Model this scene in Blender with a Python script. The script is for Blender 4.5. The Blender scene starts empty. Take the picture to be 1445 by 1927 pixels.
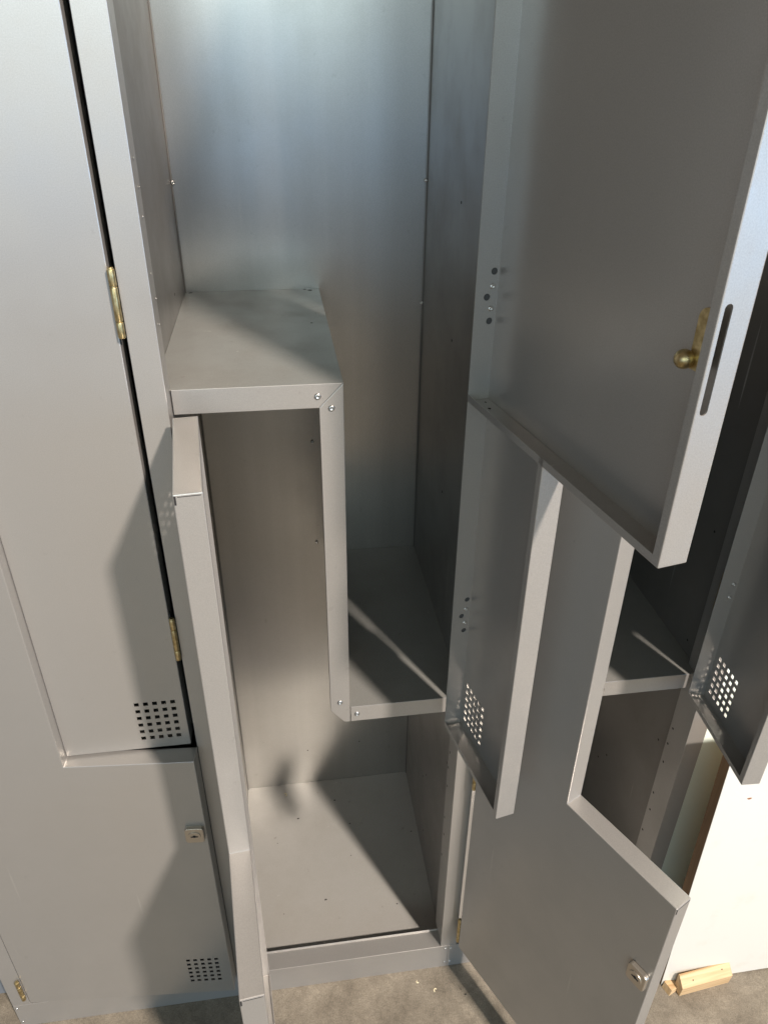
import bpy, bmesh, math, random
from mathutils import Vector, Matrix
random.seed(7)
S = bpy.context.scene
COL = S.collection

# ------------------------------------------------------------------ camera
cam_d = bpy.data.cameras.new("camera")
cam = bpy.data.objects.new("camera", cam_d); COL.objects.link(cam)
R = Matrix(((0.99003525, 0.06479138, -0.12502916),
            (-0.14053496, 0.51103694, -0.84799244),
            (0.00895192, 0.85711337, 0.51505003)))
cam.matrix_world = Matrix.Translation((0.1262, -0.8075, 1.5849)) @ R.to_4x4()
cam_d.sensor_fit = 'VERTICAL'; cam_d.sensor_height = 24.0
cam_d.lens = 24.0 * 1408.7373 / 1927.0
cam_d.clip_start = 0.02; cam_d.clip_end = 100
S.camera = cam

# ------------------------------------------------------------------ light
W = bpy.data.worlds.new("World"); S.world = W; W.use_nodes = True
bg = W.node_tree.nodes['Background']
bg.inputs['Color'].default_value = (0.62, 0.49, 0.38, 1)
bg.inputs['Strength'].default_value = 0.23

def area(name, loc, target, size, power, color, size_y=None, shape='DISK'):
    l = bpy.data.lights.new(name, 'AREA'); l.shape = shape; l.size = size
    if size_y: l.size_y = size_y
    l.energy = power; l.color = color
    o = bpy.data.objects.new(name, l); COL.objects.link(o)
    o.location = loc
    d = Vector(target) - Vector(loc)
    o.rotation_euler = d.to_track_quat('-Z', 'Y').to_euler()
    return o
area("ceiling_lamp_light", (2.12, -3.45, 4.70), (0.2, 0, 0.7), 0.30, 680, (1.0, 0.885, 0.785))
area("upper_window_light", (-1.4, -6.0, 2.9), (0.0, 0, 1.5), 7.0, 150, (0.82, 0.99, 0.99), 1.6, 'RECTANGLE')
area("doorway_light", (-2.4, -5.2, 1.25), (0.0, 0, 1.2), 7.5, 52, (0.44, 0.69, 1.0), 1.6, 'RECTANGLE')
area("side_doorway_light", (4.3, -4.6, 1.1), (0.3, 0, 1.3), 3.6, 105, (0.28, 0.60, 1.0), 2.2, 'RECTANGLE')

S.view_settings.view_transform = 'Standard'; S.view_settings.look = 'None'
S.view_settings.exposure = 0.0; S.view_settings.gamma = 1
S.view_settings.use_curve_mapping = False
S.render.engine = 'CYCLES'
S.cycles.max_bounces = 8; S.cycles.diffuse_bounces = 5; S.cycles.glossy_bounces = 5

# ------------------------------------------------------------------ materials
def mat(name):
    m = bpy.data.materials.new(name); m.use_nodes = True
    return m, m.node_tree.nodes, m.node_tree.links, m.node_tree.nodes['Principled BSDF']
def N(ns, t, **k):
    n = ns.new(t)
    for a, v in k.items():
        if a in n.inputs: n.inputs[a].default_value = v
        else: setattr(n, a, v)
    return n
def ramp(ns, p0, c0, p1, c1):
    r = ns.new('ShaderNodeValToRGB'); e = r.color_ramp.elements
    e[0].position = p0; e[0].color = c0; e[1].position = p1; e[1].color = c1
    return r
def g(v): return (v, v, v, 1)

def metal_paint(name, col, metallic, rough, grime=0.25, streak=False, grain=0.05, speck=0.14):
    m, ns, ln, b = mat(name)
    tc = N(ns, 'ShaderNodeTexCoord')
    # smudges and dust
    n1 = N(ns, 'ShaderNodeTexNoise', Scale=7.0, Detail=8.0, Roughness=0.65)
    ln.new(tc.outputs['Object'], n1.inputs['Vector'])
    r1 = ramp(ns, 0.42, (0, 0, 0, 1), 0.72, (1, 1, 1, 1)); ln.new(n1.outputs['Fac'], r1.inputs['Fac'])
    # little scuffs
    n2 = N(ns, 'ShaderNodeTexNoise', Scale=55.0, Detail=3.0, Roughness=0.6)
    ln.new(tc.outputs['Object'], n2.inputs['Vector'])
    r2 = ramp(ns, 0.69, (0, 0, 0, 1), 0.74, (1, 1, 1, 1)); ln.new(n2.outputs['Fac'], r2.inputs['Fac'])
    n3 = N(ns, 'ShaderNodeTexNoise', Scale=900.0, Detail=2.0)
    ln.new(tc.outputs['Object'], n3.inputs['Vector'])
    mx = N(ns, 'ShaderNodeMix', data_type='RGBA')
    mx.inputs[6].default_value = (*col, 1)
    mx.inputs[7].default_value = (col[0]*0.80, col[1]*0.77, col[2]*0.72, 1)
    fm = N(ns, 'ShaderNodeMath', operation='MULTIPLY'); fm.inputs[1].default_value = grime
    ln.new(r1.outputs['Color'], fm.inputs[0]); ln.new(fm.outputs[0], mx.inputs[0])
    mx2 = N(ns, 'ShaderNodeMix', data_type='RGBA'); mx2.inputs[7].default_value = (0.16, 0.14, 0.12, 1)
    fm2 = N(ns, 'ShaderNodeMath', operation='MULTIPLY'); fm2.inputs[1].default_value = speck
    ln.new(r2.outputs['Color'], fm2.inputs[0]); ln.new(fm2.outputs[0], mx2.inputs[0])
    ln.new(mx.outputs[2], mx2.inputs[6])
    # fine scratches: strongly stretched noise, thresholded and broken up
    mps = N(ns, 'ShaderNodeMapping'); mps.inputs['Scale'].default_value = (90, 90, 3.5); mps.inputs['Rotation'].default_value = (0.5, 0.35, 0.2)
    ns1 = N(ns, 'ShaderNodeTexNoise', Scale=1.0, Detail=1.0); ln.new(tc.outputs['Object'], mps.inputs['Vector']); ln.new(mps.outputs[0], ns1.inputs['Vector'])
    rs = ramp(ns, 0.76, (0, 0, 0, 1), 0.80, (1, 1, 1, 1)); ln.new(ns1.outputs['Fac'], rs.inputs['Fac'])
    sm = N(ns, 'ShaderNodeMath', operation='MULTIPLY'); ln.new(rs.outputs['Color'], sm.inputs[0]); ln.new(r1.outputs['Color'], sm.inputs[1])
    mxs = N(ns, 'ShaderNodeMix', data_type='RGBA'); mxs.inputs[7].default_value = (0.50, 0.49, 0.46, 1)
    ln.new(sm.outputs[0], mxs.inputs[0]); ln.new(mx2.outputs[2], mxs.inputs[6]); mx2 = mxs
    # flake sparkle in colour
    mx3 = N(ns, 'ShaderNodeMix', data_type='RGBA', blend_type='MULTIPLY'); mx3.inputs[0].default_value = 1
    r3 = ramp(ns, 0.3, g(0.92), 0.7, g(1.07)); ln.new(n3.outputs['Fac'], r3.inputs['Fac'])
    ln.new(mx2.outputs[2], mx3.inputs[6]); ln.new(r3.outputs['Color'], mx3.inputs[7])
    ln.new(mx3.outputs[2], b.inputs['Base Color'])
    b.inputs['Metallic'].default_value = metallic
    rr = N(ns, 'ShaderNodeMapRange'); rr.inputs[3].default_value = rough; rr.inputs[4].default_value = rough + (0.05 if streak else 0.12)
    if streak:
        mp = N(ns, 'ShaderNodeMapping'); mp.inputs['Scale'].default_value = (38, 38, 0.9)
        n4 = N(ns, 'ShaderNodeTexNoise', Scale=1.0, Detail=2.0, Roughness=0.5)
        ln.new(tc.outputs['Object'], mp.inputs['Vector']); ln.new(mp.outputs[0], n4.inputs['Vector'])
        ln.new(r1.outputs['Color'], rr.inputs[0])
        mx4 = N(ns, 'ShaderNodeMix', data_type='RGBA', blend_type='MULTIPLY'); mx4.inputs[0].default_value = 1
        r4 = ramp(ns, 0.3, g(0.965), 0.7, g(1.03)); ln.new(n4.outputs['Fac'], r4.inputs['Fac'])
        ln.new(mx3.outputs[2], mx4.inputs[6]); ln.new(r4.outputs['Color'], mx4.inputs[7]); ln.new(mx4.outputs[2], b.inputs['Base Color'])
        b.inputs['Anisotropic'].default_value = 0.5
        tg = N(ns, 'ShaderNodeTangent', direction_type='RADIAL', axis='Z'); ln.new(tg.outputs[0], b.inputs['Tangent'])
    else:
        ln.new(r1.outputs['Color'], rr.inputs[0])
    ln.new(rr.outputs[0], b.inputs['Roughness'])
    bp = N(ns, 'ShaderNodeBump', Strength=grain, Distance=0.0004)
    ln.new(n3.outputs['Fac'], bp.inputs['Height'])
    # slight oil-canning of the sheet
    n5 = N(ns, 'ShaderNodeTexNoise', Scale=3.2, Detail=1.0); ln.new(tc.outputs['Object'], n5.inputs['Vector'])
    bp2 = N(ns, 'ShaderNodeBump', Strength=0.35, Distance=0.006)
    ln.new(n5.outputs['Fac'], bp2.inputs['Height']); ln.new(bp.outputs[0], bp2.inputs['Normal'])
    ln.new(bp2.outputs[0], b.inputs['Normal'])
    return m
PAINT = metal_paint('silver_grey_paint', (0.405, 0.392, 0.374), 0.60, 0.29)
INNER_SHADE = metal_paint('inner_shade_paint', (0.205, 0.195, 0.182), 0.50, 0.28, grime=0.35)  # darker copy of the silver paint; shade of the inner walls is in the colour
SHELF_SHADE = metal_paint('shelf_shade_paint', (0.27, 0.27, 0.255), 0.40, 0.36, grime=0.45, speck=0.35)  # same paint darkened for the shelves, their shade put into the base colour
BOTTOM_LIT = metal_paint('bottom_lit_paint', (0.42, 0.41, 0.385), 0.40, 0.38, grime=0.45, speck=0.35)  # lighter copy for the bottom panel, with the light falling there painted in
BACK = metal_paint('back_sheet', (0.46, 0.455, 0.44), 0.90, 0.29, streak=True)

def simple(name, col, metallic=0.0, rough=0.5, **k):
    m, ns, ln, b = mat(name)
    b.inputs['Base Color'].default_value = (*col, 1); b.inputs['Metallic'].default_value = metallic
    b.inputs['Roughness'].default_value = rough
    return m
def brass_mat():
    m, ns, ln, b = mat('brass')
    n = N(ns, 'ShaderNodeTexNoise', Scale=160.0, Detail=4.0)
    tc = N(ns, 'ShaderNodeTexCoord'); ln.new(tc.outputs['Object'], n.inputs['Vector'])
    r = ramp(ns, 0.35, (0.40, 0.31, 0.15, 1), 0.7, (0.72, 0.60, 0.34, 1)); ln.new(n.outputs['Fac'], r.inputs['Fac'])
    ln.new(r.outputs['Color'], b.inputs['Base Color']); b.inputs['Metallic'].default_value = 1
    b.inputs['Roughness'].default_value = 0.38
    return m
BRASS = brass_mat()
NICKEL = simple('nickel', (0.55, 0.50, 0.43), 0.9, 0.33)
ZINC = simple('zinc_rivet', (0.55, 0.54, 0.52), 1.0, 0.32)
DARK = simple('dark_hole', (0.015, 0.014, 0.014), 0, 0.9)
HOLEG = simple('hole_shadow_grey', (0.05, 0.05, 0.05), 0, 0.8)
def concrete():
    m, ns, ln, b = mat('concrete')
    tc = N(ns, 'ShaderNodeTexCoord')
    n1 = N(ns, 'ShaderNodeTexNoise', Scale=13.0, Detail=10.0, Roughness=0.72)
    n2 = N(ns, 'ShaderNodeTexNoise', Scale=75.0, Detail=9.0, Roughness=0.75, Distortion=0.9)
    n3 = N(ns, 'ShaderNodeTexNoise', Scale=420.0, Detail=3.0)
    for n in (n1, n2, n3): ln.new(tc.outputs['Object'], n.inputs['Vector'])
    r1 = ramp(ns, 0.33, (0.125, 0.106, 0.080, 1), 0.66, (0.235, 0.205, 0.160, 1)); ln.new(n1.outputs['Fac'], r1.inputs['Fac'])
    r2 = ramp(ns, 0.38, g(0.82), 0.66, g(1.12)); ln.new(n2.outputs['Fac'], r2.inputs['Fac'])
    r3 = ramp(ns, 0.3, g(0.75), 0.7, g(1.2)); ln.new(n3.outputs['Fac'], r3.inputs['Fac'])
    a = N(ns, 'ShaderNodeMix', data_type='RGBA', blend_type='MULTIPLY'); a.inputs[0].default_value = 1
    ln.new(r1.outputs['Color'], a.inputs[6]); ln.new(r2.outputs['Color'], a.inputs[7])
    c = N(ns, 'ShaderNodeMix', data_type='RGBA', blend_type='MULTIPLY'); c.inputs[0].default_value = 1
    ln.new(a.outputs[2], c.inputs[6]); ln.new(r3.outputs['Color'], c.inputs[7])
    ln.new(c.outputs[2], b.inputs['Base Color']); b.inputs['Roughness'].default_value = 0.75
    bp = N(ns, 'ShaderNodeBump', Strength=0.5, Distance=0.0015); ln.new(n2.outputs['Fac'], bp.inputs['Height'])
    bp2 = N(ns, 'ShaderNodeBump', Strength=0.4, Distance=0.0006); ln.new(n3.outputs['Fac'], bp2.inputs['Height'])
    ln.new(bp.outputs[0], bp2.inputs['Normal']); ln.new(bp2.outputs[0], b.inputs['Normal'])
    return m
CONC = concrete()
def wood(name, c0, c1, scale=(3, 60, 60), rough=0.6):
    m, ns, ln, b = mat(name)
    tc = N(ns, 'ShaderNodeTexCoord'); mp = N(ns, 'ShaderNodeMapping'); mp.inputs['Scale'].default_value = scale
    n = N(ns, 'ShaderNodeTexNoise', Scale=1.6, Detail=5.0, Distortion=0.8)
    ln.new(tc.outputs['Object'], mp.inputs['Vector']); ln.new(mp.outputs[0], n.inputs['Vector'])
    r = ramp(ns, 0.32, (*c0, 1), 0.66, (*c1, 1)); ln.new(n.outputs['Fac'], r.inputs['Fac'])
    ln.new(r.outputs['Color'], b.inputs['Base Color']); b.inputs['Roughness'].default_value = rough
    bp = N(ns, 'ShaderNodeBump', Strength=0.3, Distance=0.0006); ln.new(n.outputs['Fac'], bp.inputs['Height'])
    ln.new(bp.outputs[0], b.inputs['Normal'])
    return m
PINE = wood('pine', (0.42, 0.27, 0.13), (0.62, 0.44, 0.25))
EDGE = wood('raw_board_edge', (0.20, 0.105, 0.045), (0.30, 0.165, 0.075), (40, 40, 3))
def white_board_mat():
    m, ns, ln, b = mat('white_laminate')
    tc = N(ns, 'ShaderNodeTexCoord')
    n = N(ns, 'ShaderNodeTexNoise', Scale=5.0, Detail=7.0, Roughness=0.7); ln.new(tc.outputs['Object'], n.inputs['Vector'])
    r = ramp(ns, 0.55, (0.62, 0.605, 0.555, 1), 0.80, (0.52, 0.49, 0.41, 1)); ln.new(n.outputs['Fac'], r.inputs['Fac'])
    ln.new(r.outputs['Color'], b.inputs['Base Color']); b.inputs['Roughness'].default_value = 0.3
    return m
WHITE = white_board_mat()
CABP = metal_paint('blue_grey_paint', (0.17, 0.19, 0.22), 0.2, 0.45)
PANELP = simple('pale_grey_green_paint', (0.80, 0.90, 0.82), 0.0, 0.6)
STAIN = simple('brown_stain', (0.25, 0.11, 0.05), 0, 0.7)
CHIP = simple('pale_chip', (0.70, 0.62, 0.42), 0, 0.7)

# ------------------------------------------------------------------ mesh helpers
class MB:
    def __init__(s): s.bm = bmesh.new()
    def box(s, x0, x1, y0, y1, z0, z1, mi=0):
        v = [s.bm.verts.new((x, y, z)) for x in (x0, x1) for y in (y0, y1) for z in (z0, z1)]
        for f in ((0, 1, 3, 2), (4, 6, 7, 5), (0, 4, 5, 1), (2, 3, 7, 6), (0, 2, 6, 4), (1, 5, 7, 3)):
            s.bm.faces.new([v[i] for i in f]).material_index = mi
        return s
    def prism(s, pts, axis, a, b, mi=0):
        def P(p, t):
            if axis == 'x': return (t, p[0], p[1])
            if axis == 'y': return (p[0], t, p[1])
            return (p[0], p[1], t)
        A = [s.bm.verts.new(P(p, a)) for p in pts]; B = [s.bm.verts.new(P(p, b)) for p in pts]
        n = len(pts); fs = [s.bm.faces.new(A), s.bm.faces.new(B[::-1])]
        for i in range(n): fs.append(s.bm.faces.new([A[i], B[i], B[(i+1) % n], A[(i+1) % n]]))
        for f in fs: f.material_index = mi
        return s
    def cyl(s, c, r, axis, a, b, seg=16, mi=0, r2=None):
        r2 = r if r2 is None else r2
        A = []; B = []
        for i in range(seg):
            t = 2*math.pi*i/seg
            for L, q, rad in ((A, a, r), (B, b, r2)):
                u, v = c[0]+rad*math.cos(t), c[1]+rad*math.sin(t)
                L.append(s.bm.verts.new({'x': (q, u, v), 'y': (u, q, v), 'z': (u, v, q)}[axis]))
        fs = [s.bm.faces.new(A), s.bm.faces.new(B[::-1])]
        for i in range(seg): fs.append(s.bm.faces.new([A[i], B[i], B[(i+1) % seg], A[(i+1) % seg]]))
        for f in fs: f.material_index = mi
        for f in fs[2:]: f.smooth = True
        return s
    def build(s, name, mats, parent=None, bevel=0.0, seg=2, recalc=True):
        if recalc: bmesh.ops.recalc_face_normals(s.bm, faces=s.bm.faces)
        me = bpy.data.meshes.new(name); s.bm.to_mesh(me); s.bm.free()
        for m in (mats if isinstance(mats, (list, tuple)) else [mats]): me.materials.append(m)
        o = bpy.data.objects.new(name, me); COL.objects.link(o)
        if parent: o.parent = parent
        if bevel:
            b = o.modifiers.new('bevel', 'BEVEL'); b.width = bevel; b.segments = seg; b.limit_method = 'ANGLE'
            b.angle_limit = math.radians(40); b.harden_normals = False
        return o
def bake(o):
    bpy.context.view_layer.update()
    dg = bpy.context.evaluated_depsgraph_get()
    me = bpy.data.meshes.new_from_object(o.evaluated_get(dg))
    o.modifiers.clear(); o.data = me
def cut(o, cutters):
    for c in cutters:
        md = o.modifiers.new('cut', 'BOOLEAN'); md.operation = 'DIFFERENCE'; md.object = c; md.solver = 'EXACT'
    bake(o)
    for c in cutters: bpy.data.objects.remove(c)
def empty(name, loc=(0, 0, 0), label=None, cat=None, group=None):
    o = bpy.data.objects.new(name, None); COL.objects.link(o); o.location = loc
    o.empty_display_size = 0.05
    if label: o['label'] = label
    if cat: o['category'] = cat
    if group: o['group'] = group
    return o
def tag(o, label, cat, group=None, kind=None):
    if label: o['label'] = label
    if cat: o['category'] = cat
    if group: o['group'] = group
    if kind: o['kind'] = kind
    return o

def rivet(parent, loc, axis='-y', r=0.0036, name='rivet', m=None):
    """low domed pop rivet with a punched centre, dome along `axis`"""
    bm = bmesh.new(); prof = [(1.0, 0), (0.95, 0.22), (0.72, 0.42), (0.42, 0.50), (0.36, 0.30), (0.0, 0.28)]
    rings = []; seg = 14
    for rr, h in prof[:-1]:
        rings.append([bm.verts.new((r*rr*math.cos(2*math.pi*i/seg), r*rr*math.sin(2*math.pi*i/seg), r*h)) for i in range(seg)])
    top = bm.verts.new((0, 0, r*prof[-1][1]))
    for a, b in zip(rings, rings[1:]):
        for i in range(seg): bm.faces.new([a[i], a[(i+1) % seg], b[(i+1) % seg], b[i]])
    for i in range(seg): bm.faces.new([rings[-1][i], rings[-1][(i+1) % seg], top])
    for f in bm.faces: f.smooth = True
    me = bpy.data.meshes.new(name); bm.to_mesh(me); bm.free(); me.materials.append(m or ZINC)
    o = bpy.data.objects.new(name, me); COL.objects.link(o); o.parent = parent; o.location = loc
    d = {'-y': (0, -1, 0), 'x': (1, 0, 0), '-x': (-1, 0, 0), 'y': (0, 1, 0)}[axis] if isinstance(axis, str) else axis
    o.rotation_euler = Vector(d).to_track_quat('Z', 'Y').to_euler()
    return o

# ------------------------------------------------------------------ doors
T = 0.0274      # depth of a door pan
LIP = 0.0085
def sheet_door(outline, vents, sgn, parent, hinge_edge_u=0.0, name='door'):
    """outline: ccw polygon in (u,z). vents: (u0,z0,cols,rows). folded sheet: face, flanges, lips."""
    bm = bmesh.new()
    us = sorted({round(p[0], 6) for p in outline}); zs = sorted({round(p[1], 6) for p in outline})
    holes = []
    for (u0, z0, nc, nr, hw, hh, pu, pz) in vents:
        for i in range(nc):
            for j in range(nr):
                holes.append((u0+i*pu, u0+i*pu+hw, z0+j*pz, z0+j*pz+hh))
    U = set(us); Z = set(zs)
    for h in holes: U |= {round(h[0], 6), round(h[1], 6)}; Z |= {round(h[2], 6), round(h[3], 6)}
    U = sorted(U); Z = sorted(Z)
    def inside(u, z):
        c = False; n = len(outline)
        for i in range(n):
            (a, b), (d, e) = outline[i], outline[(i+1) % n]
            if (b > z) != (e > z) and u < (d-a)*(z-b)/(e-b)+a: c = not c
        return c
    vd = {}
    def V(u, v, z):
        k = (round(u, 6), round(v, 6), round(z, 6))
        if k not in vd: vd[k] = bm.verts.new((sgn*u, v, z))
        return vd[k]
    def F(vs):
        return bm.faces.new(vs if sgn > 0 else vs[::-1])
    for i in range(len(U)-1):
        for j in range(len(Z)-1):
            cu, cz = (U[i]+U[i+1])/2, (Z[j]+Z[j+1])/2
            if not inside(cu, cz): continue
            if any(h[0] < cu < h[1] and h[2] < cz < h[3] for h in holes): continue
            F([V(U[i], 0, Z[j]), V(U[i+1], 0, Z[j]), V(U[i+1], 0, Z[j+1]), V(U[i], 0, Z[j+1])])
    # inset outline for lips (axis-aligned edges); no lip on the hinge edge
    n = len(outline); off = []
    for i in range(n):
        a, b = Vector(outline[i]), Vector(outline[(i+1) % n]); d = (b-a).normalized(); nn = Vector((-d.y, d.x))
        l = 0.0 if (abs(a.x-hinge_edge_u) < 1e-6 and abs(b.x-hinge_edge_u) < 1e-6) else LIP
        off.append((nn, l))
    ins = []
    for i in range(n):
        p = Vector(outline[i]); (n0, l0), (n1, l1) = off[i-1], off[i]
        ins.append(p + n0*l0 + n1*l1)
    for i in range(n):
        a, b = outline[i], outline[(i+1) % n]
        # subdivide like the face grid so the fold is welded
        if abs(a[1]-b[1]) < 1e-9:
            ts = [u for u in U if min(a[0], b[0])-1e-6 <= u <= max(a[0], b[0])+1e-6]; ts = ts if b[0] > a[0] else ts[::-1]
            pts = [(u, a[1]) for u in ts]
        else:
            ts = [z for z in Z if min(a[1], b[1])-1e-6 <= z <= max(a[1], b[1])+1e-6]; ts = ts if b[1] > a[1] else ts[::-1]
            pts = [(a[0], z) for z in ts]
        for p, q in zip(pts, pts[1:]):
            F([V(q[0], 0, q[1]), V(p[0], 0, p[1]), V(p[0], T, p[1]), V(q[0], T, q[1])])
        l = off[i][1]
        if l > 0:
            A, B = ins[i], ins[(i+1) % n]
            F([V(p_[0], T, p_[1]) for p_ in pts][::-1] + [V(A.x, T, A.y), V(B.x, T, B.y)])
    me = bpy.data.meshes.new(name); bm.to_mesh(me); bm.free(); me.materials.append(PAINT)
    o = bpy.data.objects.new(name, me); COL.objects.link(o); o.parent = parent
    b = o.modifiers.new('b', 'BEVEL'); b.width = 0.0011; b.segments = 2; b.limit_method = 'ANGLE'; b.angle_limit = math.radians(40)
    s = o.modifiers.new('s', 'SOLIDIFY'); s.thickness = 0.0012; s.offset = -1; s.use_even_offset = True
    bake(o)
    return o

def capsule_cutter(axis_x, vc, z0, z1, w, depth=0.01):
    """slot in the free flange: runs in z, centred at v=vc, cutting along u"""
    bm = bmesh.new(); pts = []; r = w/2; k = 8
    for i in range(k+1):
        t = math.pi*i/k; pts.append((vc + r*math.cos(t), z1-r + r*math.sin(t)))
    for i in range(k+1):
        t = math.pi + math.pi*i/k; pts.append((vc + r*math.cos(t), z0+r + r*math.sin(t)))
    A = [bm.verts.new((axis_x-depth, p[0], p[1])) for p in pts]; B = [bm.verts.new((axis_x+depth, p[0], p[1])) for p in pts]
    bm.faces.new(A); bm.faces.new(B[::-1])
    for i in range(len(pts)): bm.faces.new([A[i], B[i], B[(i+1) % len(pts)], A[(i+1) % len(pts)]])
    bmesh.ops.recalc_face_normals(bm, faces=bm.faces)
    me = bpy.data.meshes.new('c'); bm.to_mesh(me); bm.free()
    o = bpy.data.objects.new('c', me); COL.objects.link(o); return o
def hole_cutter(pts, r, axis, a, b):
    m = MB()
    for p in pts: m.cyl(p, r, axis, a, b, 24)
    return m.build('c', [])

def lock_outside(door, x, z, sgn):
    m = MB(); w, h, d = 0.0145, 0.0165, 0.0075; r = 0.005; pts = []
    for cx, cz, a0 in ((w-r, h-r, 0), (-w+r, h-r, 90), (-w+r, -h+r, 180), (w-r, -h+r, 270)):
        for i in range(5):
            t = math.radians(a0 + 22.5*i); pts.append((x+cx+r*math.cos(t), z+cz+r*math.sin(t)))
    m.prism(pts, 'y', -d, 0.0)
    l = m.build('lock', NICKEL, door, 0.0015, 3)
    c = MB().cyl((x, z), 0.0098, 'y', -d-0.0012, -d+0.002, 28).build('lock_cylinder', NICKEL, l, 0.0005)
    k = MB()
    k.box(x-0.0055, x+0.0055, -d-0.0016, -d-0.0005, z-0.0011, z+0.0011)
    k.cyl((x, z+0.0008), 0.0026, 'y', -d-0.00165, -d-0.0005, 14)
    k.build('keyhole', DARK, l)
    return l

def hinge_knuckle(parent, x, y, z0, z1, r=0.0038):
    zs = [z0, z0+(z1-z0)*0.25, z0+(z1-z0)*0.75, z1]
    m = MB()
    for a, b in zip(zs, zs[1:]):
        m.cyl((x, y), r, 'z', a+0.0006, b-0.0006, 18)
    m.cyl((x, y), r*0.75, 'z', z0, z1+0.0012, 14)
    h = m.build('hinge', BRASS, parent, 0.0006)
    return h

VENT = (0.0066, 0.0066, 0.0125, 0.0134)   # hole w,h, pitch u,z
def lower_door(parent, hx, hy, th, wn, wf, zb, zl, zt, vz=0.034):
    o = sheet_door([(0, zb), (wf, zb), (wf, zl), (wn, zl), (wn, zt), (0, zt)],
                   [(wf-0.0765, zb+vz, 5, 6, *VENT), (0.0118, zt-0.102, 5, 6, *VENT)], 1, parent)
    lz = 0.5507
    cut(o, [capsule_cutter(wf, 0.0195, lz-0.042, lz+0.030, 0.0062)])
    o.location = (hx, hy, 0); o.rotation_euler = (0, 0, -th)
    lock_outside(o, wf-0.0175, lz, 1)
    m = MB(); m.box(wf-0.034, wf-0.010, 0.0125, 0.0145, lz-0.03, lz+0.02)
    m.cyl((wf-0.022, lz), 0.008, 'y', 0.0013, 0.019, 18)
    m.build('lock_cam', BRASS, o, 0.0006)
    return o
def upper_door(parent, hx, hy, th, wn, wf, zbn, zu, zt):
    o = sheet_door([(0, zbn), (wn, zbn), (wn, zu), (wf, zu), (wf, zt), (0, zt)],
                   [(0.0118, zbn+0.018, 5, 6, *VENT), (wf-0.0765, zt-0.11, 5, 6, *VENT)], -1, parent)
    zc = 1.4150
    c1 = capsule_cutter(-wf, 0.0202, zc-0.039, zc+0.039, 0.0066)
    hp = []; cc = []
    for z0 in (1.367, 0.9258):
        for dv, dz in ((0.0066, 0.0272), (0.0133, 0.0), (0.0082, -0.0266)):
            cc.append((T-0.0005-(T-0.0274)-0.0*dv - 0.0, 0)) ; hp.append((dv, z0+dz))
    m = MB()
    for (v, z) in hp: m.cyl((v, z), 0.0038, 'x', -0.006, 0.006, 20)
    c2 = m.build('c', [])
    cut(o, [c1, c2])
    o.location = (hx, hy, 0); o.rotation_euler = (0, 0, th)
    for (v, z) in hp:
        MB().cyl((v, z), 0.0042, 'x', 0.0002, 0.0012, 20).build('hinge_hole_shade', HOLEG, o)  # dark disc behind each cut hole, shade given as colour
    for z0 in (1.367, 0.9258):
        for dv, dz in ((0.0077, 0.0113), (0.0080, -0.0127)):
            rivet(o, (-0.0012, dv, z0+dz), '-x', 0.0031, 'screw')
    # bottom flange of the wide pan carries on behind the narrow part, down to the hinge edge
    MB().prism([(0.0014, zu), (0.0014, zu+0.0012), (T-0.0012, zu+0.0012), (T-0.0012, zu+LIP), (T, zu+LIP), (T, zu)], 'x', -wn-0.0002, -0.0013).build('cross_flange', PAINT, o, 0.0003)
    # brass cam bar with its round-headed nut on the inner face
    x = -(wf-0.0265); m = MB(); pts = []
    for i in range(13):
        t = math.pi*i/12; pts.append((x+0.0085*math.cos(t), 1.4350+0.0085*math.sin(t)))
    pts += [(x-0.0085, 1.398), (x+0.0085, 1.398)]
    m.prism(pts, 'y', 0.0095, 0.0115)
    cam_ = m.build('lock_cam', BRASS, o, 0.0005)
    bm = bmesh.new(); bmesh.ops.create_uvsphere(bm, u_segments=24, v_segments=14, radius=0.0072)
    for f in bm.faces: f.smooth = True
    bmesh.ops.transform(bm, matrix=Matrix.Translation((-(wf-0.0360), 0.0150, 1.4046)), verts=bm.verts)
    k = MB(); k.bm.free(); k.bm = bm
    k.build('lock_nut', BRASS, cam_)
    return o

# ------------------------------------------------------------------ geometry numbers (metres)
XO, PW, D = 0.3686, 0.0314, 0.4625
H1, H2, HF, HR, RR = 1.2594, 0.7287, 0.0391, 0.0731, 0.0306
XM0, XM1, YR = 0.1696, 0.1992, 0.028
ZTOP = 2.08

def post(parent, x0, x1, lret, rret, name='post'):
    m = MB()
    # folded channel: face, left return, right return
    m.prism([(x0, 0), (x1, 0), (x1, rret), (x1-0.0015, rret), (x1-0.0015, 0.0015), (x0+0.0015, 0.0015), (x0+0.0015, lret), (x0, lret)],
            'z', HR+0.001, ZTOP)
    return m.build(name, PAINT, parent, 0.0007)

def pin_hole(parent, axis, c, a, b, r=0.0021, name='pin_hole', m=None):
    """small pressed hole"""
    return MB().cyl(c, r, axis, a, b, 10).build(name, m or DARK, parent)

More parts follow.
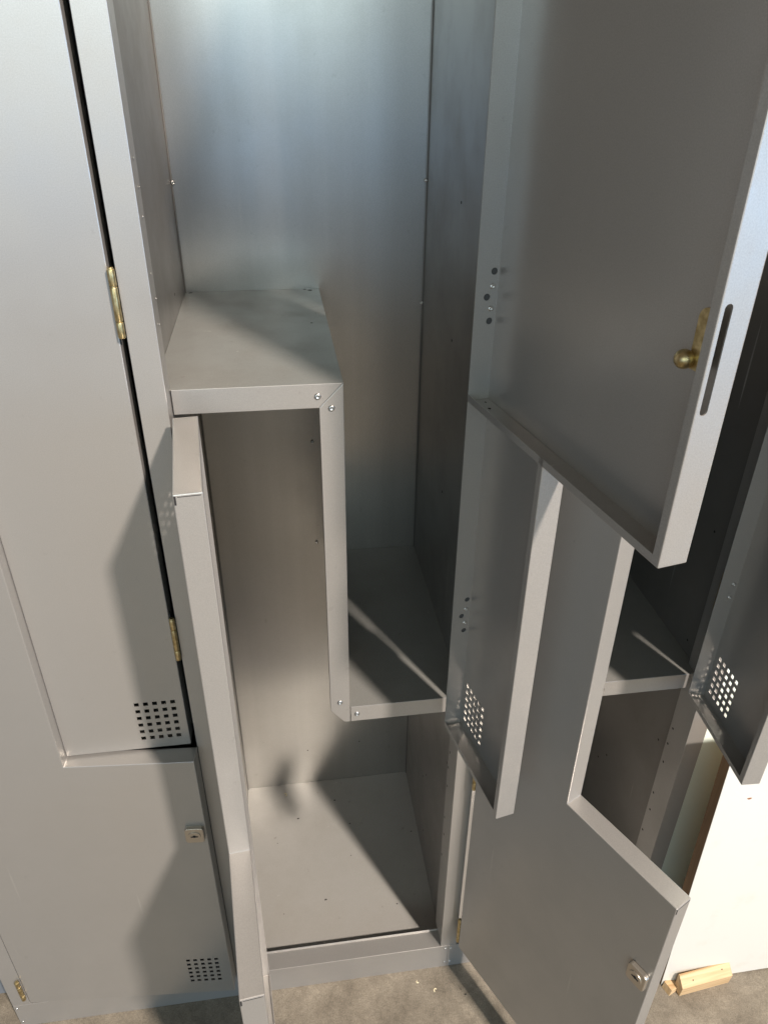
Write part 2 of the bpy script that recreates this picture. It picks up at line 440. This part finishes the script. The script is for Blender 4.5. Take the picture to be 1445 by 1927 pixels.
def locker(ox, label, xo=XO, first=False):
    """one column with two Z-shaped compartments; opening from local x=0 to xo"""
    L = empty('locker', (ox, 0, 0), label, 'locker', 'grey metal lockers standing side by side')
    xa, xb = -0.0193, xo+0.0081
    P = xo+PW
    lw = MB().box(xa-0.0010, xa, 0.0035, D, 0.01, ZTOP).build('side_panel', INNER_SHADE, L)
    rw = MB().box(xb, xb+0.0010, 0.0020, D, 0.01, ZTOP).build('side_panel', INNER_SHADE, L)
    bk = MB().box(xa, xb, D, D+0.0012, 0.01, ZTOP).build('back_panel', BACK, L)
    s1 = MB().box(xa+0.0001, xa+0.0022, D-0.0050, D-0.0018, HF, ZTOP-0.003).build('corner_strip', INNER_SHADE, L, 0.0005)
    s2 = MB().box(xb-0.0022, xb-0.0001, D-0.0050, D-0.0018, HF, ZTOP-0.003).build('corner_strip', INNER_SHADE, L, 0.0005)
    for z in (1.425, 1.72): rivet(s1, (xa+0.0030, D-0.0048, z), (0.4, -1, 0), 0.0034, 'screw')
    for z in (1.425, 1.2315, 0.62): rivet(s2, (xb-0.0026, D-0.0048, z), (-0.6, -1, 0), 0.0028, 'screw')
    for x, z in ((0.2585, 0.1660), (0.1328, 0.1530)):
        pin_hole(bk, 'y', (x, z), D-0.0004, D-0.0001, 0.0016, 'punch_mark')
    MB().box(xa, xb, 0.0016, D, ZTOP-0.002, ZTOP-0.0002).build('top_panel', PAINT, L)
    MB().box(xa+0.0003, xb-0.0003, 0.0030, D-0.0003, HF-0.0013, HF).build('bottom_panel', BOTTOM_LIT, L)
    # kick rail: face, top return, upturned lip
    x0k, x1k = (-0.0160 if not first else -PW), xo+0.0152
    k = MB().prism([(0, 0), (0, HR), (0.0340, HR), (0.0340, HR+0.0035), (0.0352, HR+0.0035), (0.0352, HR-0.0012), (0.0012, HR-0.0012), (0.0012, 0)], 'x', x0k, x1k)
    k = k.build('kick_rail', PAINT, L, 0.0006)
    for x in (x1k-0.0052, x0k+0.0052):
        for z in (0.0635, 0.0165): rivet(k, (x, -0.0002, z), '-y', 0.0026)
    p = post(L, xo, P, 0.052, 0.034)
    if first: post(L, -PW, 0.0, 0.034, 0.034)
    MB().box(xa+0.0004, XM1-0.0001, YR+0.0016, D-0.0004, H1-0.0014, H1-0.0001).build('upper_shelf', SHELF_SHADE, L)
    m = MB()
    m.prism([(0.0004, H1), (XM1-0.0003, H1), (XM0, H1-RR), (0.0004, H1-RR)], 'y', YR, YR+0.0015)
    m.box(0.0004, XM0, YR+0.0016, YR+0.013, H1-RR, H1-RR+0.0014)
    r1 = m.build('shelf_rail', PAINT, L, 0.0005)
    rivet(r1, (0.1685, YR-0.0002, 1.2438), '-y', 0.0042)
    MB().box(XM1-0.0014, XM1, YR+0.0018, D-0.006, H2+0.0002, H1-0.0016).build('divider', INNER_SHADE, L)
    st = MB().box(XM1-0.0205, XM1-0.0016, D-0.0030, D-0.0016, H2+0.004, H1-0.02).build('divider_flange', BACK, L)
    for z in (0.9772, 0.7533): rivet(st, (0.1772, D-0.0032, z), '-y', 0.0031, 'screw')
    m = MB()
    m.prism([(XM0+0.0003, H1-RR), (XM1, H1-0.0004), (XM1, H2-RR), (XM0+0.021, H2-RR), (XM0+0.0003, H2-0.004)], 'y', YR, YR+0.0015)
    m.box(XM0+0.0003, XM0+0.0016, YR+0.0016, YR+0.013, H2-0.003, H1-RR-0.0004)
    mu = m.build('divider_rail', PAINT, L, 0.0005)
    rivet(mu, (0.1845, YR-0.0002, 1.2281), '-y', 0.0042); rivet(mu, (0.1844, YR-0.0002, 0.7409), '-y', 0.0042)
    MB().box(XM1+0.0002, xb-0.0003, YR+0.0016, D-0.0004, H2-0.0014, H2-0.0001).build('lower_shelf', SHELF_SHADE, L)
    m = MB()
    m.box(XM1+0.0015, 0.3605, YR, YR+0.0015, H2-RR, H2); m.box(XM1+0.0015, 0.3605, YR+0.0016, YR+0.013, H2-RR, H2-RR+0.0014)
    r2 = m.build('shelf_rail', PAINT, L, 0.0005)
    rivet(r2, (0.2104, YR-0.0002, 0.7135), '-y', 0.0042)
    for y, z in ((0.33, 1.29), (0.33, 1.10)): pin_hole(lw, 'x', (y, z), xa-0.0002, xa+0.0003)
    for y, z in ((0.0128, 1.5037), (0.0219, 1.4765), (0.0175, 1.4493), (0.0142, 1.3941), (0.0248, 1.3653), (0.0207, 1.3388)):
        pin_hole(lw, 'x', (y, z), -0.0003, 0.0003, 0.0013, 'backlit_hole', ZINC)  # bright discs: light showing through small holes is put into their colour
    for y, z in ((0.2228, 1.4274), (0.2323, 1.2377), (0.239, 0.981), (0.239, 0.293), (0.2398, 0.109), (0.2705, 0.252), (0.090, 0.965), (0.0815, 0.7537), (0.084, 0.511)):
        pin_hole(rw, 'x', (y, z), xb-0.0003, xb+0.0002)
    for y, z in ((0.043, 0.585), (0.045, 0.545), (0.043, 0.50), (0.045, 0.4131), (0.041, 0.37), (0.045, 0.3046)):
        pin_hole(p, 'x', (y, z), xo-0.0003, xo+0.0002, 0.0022)
    return L

# ------------------------------------------------------------------ floor
fl = MB().prism([(-9, -9), (9, -9), (9, 6), (-9, 6)], 'z', -0.1, 0.0).build('floor', CONC)
tag(fl, None, None, kind='structure')

# ------------------------------------------------------------------ lockers
M = locker(0.0, 'open silver-grey locker in the middle, its lower door standing edge-on and its shelves bare')
RL = locker(0.4, 'open grey locker beside the white board, with its lower door swung half out')
LL = locker(-0.4105, 'closed grey locker on the left with brass hinges, its lower door slightly ajar', xo=0.3780, first=True)

# middle: lower door open edge-on, upper door open showing its inside
dA = lower_door(M, 0.0050, -0.0191, 1.4753, 0.1769, 0.3554, 0.090, 0.7203, 1.2455)
dA['label'] = 'lower door standing open edge-on'
dB = upper_door(M, 0.3664, -0.0104, 1.7634, 0.1751, 0.3554, 0.7153, 1.2473, 2.060)
dB['label'] = 'upper door open with its inner side, brass knob and slotted edge in view'
# right: lower door open 64 degrees, upper door open
dC = lower_door(RL, -0.0027, -0.0215, 1.1177, 0.1768, 0.3559, 0.1055, 0.7203, 1.2455)
dC['label'] = 'lower door swung out with its lock on the front face'
dD = upper_door(RL, 0.3676, -0.0065, 1.5191, 0.1751, 0.3554, 0.7153, 1.2473, 2.060)
# left: closed upper door, lower ajar (built in local coordinates of that locker)
dE = upper_door(LL, 0.3702, 0.0000, 0.0, 0.1775, 0.3600, 0.7140, 1.2473, 2.060)
dF = lower_door(LL, 0.0015, -0.0015, 0.078, 0.1900, 0.3760, 0.080, 0.7100, 1.2400, 0.040)
dF['label'] = 'lower door slightly ajar'

# hinges (barrels in the gaps)
for z0, z1 in ((1.332, 1.4045), (0.8826, 0.9534), (1.70, 1.77)): hinge_knuckle(dE, 0.0040, -0.0040, z0, z1)
hinge_knuckle(dF, -0.0050, -0.0040, 0.100, 0.160)
for d in (dB, dD):
    for z0, z1 in ((1.332, 1.4045), (0.8826, 0.9534), (1.600, 1.715)):  # topmost hinge set out of view to block a streak of light
        h = hinge_knuckle(d, 0.0058, 0.0045, z0, z1)
        MB().box(0.0004, 0.0096, -0.0008, 0.022, z0+0.002, z1-0.002).build('hinge_leaf_light_block', BRASS, h)  # leaf shaped wide to shut the door slit against the lamp
for d in (dA, dC):
    hinge_knuckle(d, -0.0045, 0.002, 0.115, 0.188); hinge_knuckle(d, -0.0045, 0.002, 0.560, 0.632); hinge_knuckle(d, -0.0045, 0.002, 1.09, 1.16)

# ------------------------------------------------------------------ surroundings at the right
pn = MB().box(0.8012, 3.2, 0.060, 0.16, 0.0, 2.7).build('wall', PANELP, None, 0.001)
tag(pn, 'pale grey-green wall seen between the right locker and the white board', 'wall')
bt = empty('board', (0.803, -0.0955, 0), 'large white laminated board with brown raw edge, standing beside the right locker', 'board')
bw = MB().box(0, 0.62, 0.0, 0.0012, 0.0, 0.665).build('front_laminate', WHITE, bt)
bc = MB().box(0.0004, 0.62, 0.0013, 0.022, 0.0, 0.665).build('board_core', EDGE, bt)
bt.rotation_euler = (math.radians(-1.2), math.radians(-1.0), 0)
m = MB(); pts = [(0.004*math.cos(t)*(1+0.25*math.sin(3*t)), 0.0022*math.sin(t)) for t in [i*math.pi/7 for i in range(14)]]
m.prism([(p[0]+0.055, p[1]+0.545) for p in pts], 'y', -0.0003, -0.00005)
m.build('brown_mark', STAIN, bt)

wb = empty('wood_block', (0.8290, -0.1225, 0), 'pale pine block with two nail holes lying at the foot of the white board', 'wood block')
wb.rotation_euler = (0, 0, math.radians(5.5))
m = MB().prism([(0.002, 0), (0.021, 0), (0.021, 0.046), (0.017, 0.047), (0.0, 0.030)], 'x', 0, 0.112)
m.build('block_body', PINE, wb, 0.0008)
for (hx_, hy_) in ((0.026, 0.0080), (0.092, 0.0115)):
    hz_ = 0.030 + hy_
    MB().cyl((hx_, hy_), 0.0014, 'z', hz_-0.002, hz_+0.0004, 8).build('nail_hole', DARK, wb)
ws = MB().prism([(0, 0), (0.030, 0.0), (0.030, 0.011), (0.004, 0.016)], 'y', -0.010, 0.010).build('wood_offcut', PINE, None, 0.0006)
ws.location = (0.806, -0.108, 0); ws.rotation_euler = (0, 0, math.radians(20))
tag(ws, 'small pine offcut half hidden behind the left end of the pine block', 'offcut')

# left neighbour: blue-grey sheet metal cabinet
cb = MB().box(-1.05, -0.4560, 0.050, 0.50, 0.03, 1.95).build('cabinet', CABP, None, 0.002)
tag(cb, 'dark blue-grey sheet metal cabinet at the far left behind the closed locker edge', 'cabinet')

# crumbs and chips
def crumb(name, loc, s, label, m=CHIP, rz=0.0):
    bm = bmesh.new(); pts = []
    for i in range(9):
        t = math.pi*1.15*i/8
        pts.append((s*math.cos(t), s*math.sin(t)))
    pts += [(s*0.45*math.cos(math.pi*1.15*i/8), s*0.5*math.sin(math.pi*1.15*i/8)+s*0.12) for i in range(8, -1, -1)]
    A = [bm.verts.new((p[0], p[1], 0)) for p in pts]; B = [bm.verts.new((p[0]*0.9, p[1]*0.9, s*0.45)) for p in pts]
    bm.faces.new(A); bm.faces.new(B[::-1])
    for i in range(len(pts)): bm.faces.new([A[i], B[i], B[(i+1) % len(pts)], A[(i+1) % len(pts)]])
    bmesh.ops.recalc_face_normals(bm, faces=bm.faces)
    me = bpy.data.meshes.new(name); bm.to_mesh(me); bm.free(); me.materials.append(m)
    o = bpy.data.objects.new(name, me); COL.objects.link(o); o.location = loc; o.rotation_euler = (0, 0, rz)
    return tag(o, label, 'chip')
crumb('chip', (0.0713, 0.4311, HF+0.0002), 0.0048, 'curved pale yellow chip on the bottom panel of the middle locker', rz=-1.4)
crumb('chip', (0.3522, -0.0440, 0.0001), 0.0040, 'pale crumb on the concrete in front of the middle locker post', rz=0.6)
crumb('chip', (0.3200, -0.0230, 0.0001), 0.0030, 'smaller pale crumb on the concrete just under the kick rail', rz=2.0)

# open corner joints on the lower doors (dark slit where the two folds meet)
for d, wn_, zt_, wf_, zl_ in ((dA, 0.1769, 1.2455, 0.3554, 0.7203), (dC, 0.1768, 1.2455, 0.3559, 0.7203)):
    for (u, z) in ((wn_, zt_), (wf_, zl_)):
        MB().box(u-0.0002, u+0.0003, 0.0008, 0.0026, z-0.011, z-0.0018).build('corner_slit', DARK, d)
        MB().box(u-0.0001, u+0.00025, 0.0040, T-0.0020, z-0.0030, z-0.0024).build('corner_slit', DARK, d)
# dirt on the upper shelf's back corner and on the cross flange
def blot(parent, c, z, r, name='dirt_spot', seed=1):
    rnd = random.Random(seed); pts = []
    for i in range(14):
        t = 2*math.pi*i/14; k = r*(0.55+0.6*rnd.random()); pts.append((c[0]+k*math.cos(t), c[1]+k*0.7*math.sin(t)))
    return MB().prism(pts, 'z', z-0.0001, z+0.00015).build(name, DIRT, parent)
DIRT = simple('black_dirt', (0.03, 0.027, 0.025), 0, 0.9)
blot(M, (0.184, 0.452), H1, 0.0045, seed=3); blot(M, (0.176, 0.458), H1, 0.0030, seed=4)
blot(M, (-0.010, 0.455), H1, 0.0035, seed=5); blot(M, (0.176, 0.270), H1, 0.0016, seed=6)
for i, (x, y) in enumerate(((0.214, 0.247), (0.36, 0.29), (0.10, 0.36), (0.05, 0.30), (0.22, 0.33), (0.15, 0.15), (0.06, 0.13), (0.30, 0.12), (0.19, 0.40))):
    blot(M, (x, y), HF, 0.0014+0.0008*(i % 3), seed=10+i)
blot(dB, (-0.030, 0.014), 1.2473+0.0013, 0.0026, seed=30); blot(dB, (-0.012, 0.010), 1.2473+0.0013, 0.0020, seed=31)
# grit and shavings on the concrete, too many to count
rnd = random.Random(5); m = MB()
for i in range(60):
    x = rnd.uniform(-0.6, 1.5); y = -0.004 - abs(rnd.gauss(0, 0.12)); s_ = rnd.uniform(0.0004, 0.0014) * (1.8 if rnd.random() < 0.08 else 1)
    a = rnd.uniform(0, 3.14); l = s_*rnd.uniform(1, 3.2); ca, sa = math.cos(a), math.sin(a)
    if 0.80 < x and y > -0.125: continue
    q = [(x+ca*l-sa*s_*.6, y+sa*l+ca*s_*.6), (x-ca*l-sa*s_*.5, y-sa*l+ca*s_*.5), (x-ca*l*.8+sa*s_*.6, y-sa*l*.8-ca*s_*.6), (x+ca*l*.7+sa*s_*.4, y+sa*l*.7-ca*s_*.4)]
    m.prism(q, 'z', 0.0001, s_*0.6, 0 if rnd.random() < 0.3 else 1)
gr = m.build('grit', [CHIP, DIRT]); tag(gr, 'fine grit and pale shavings scattered over the concrete floor', 'grit', None, 'stuff')
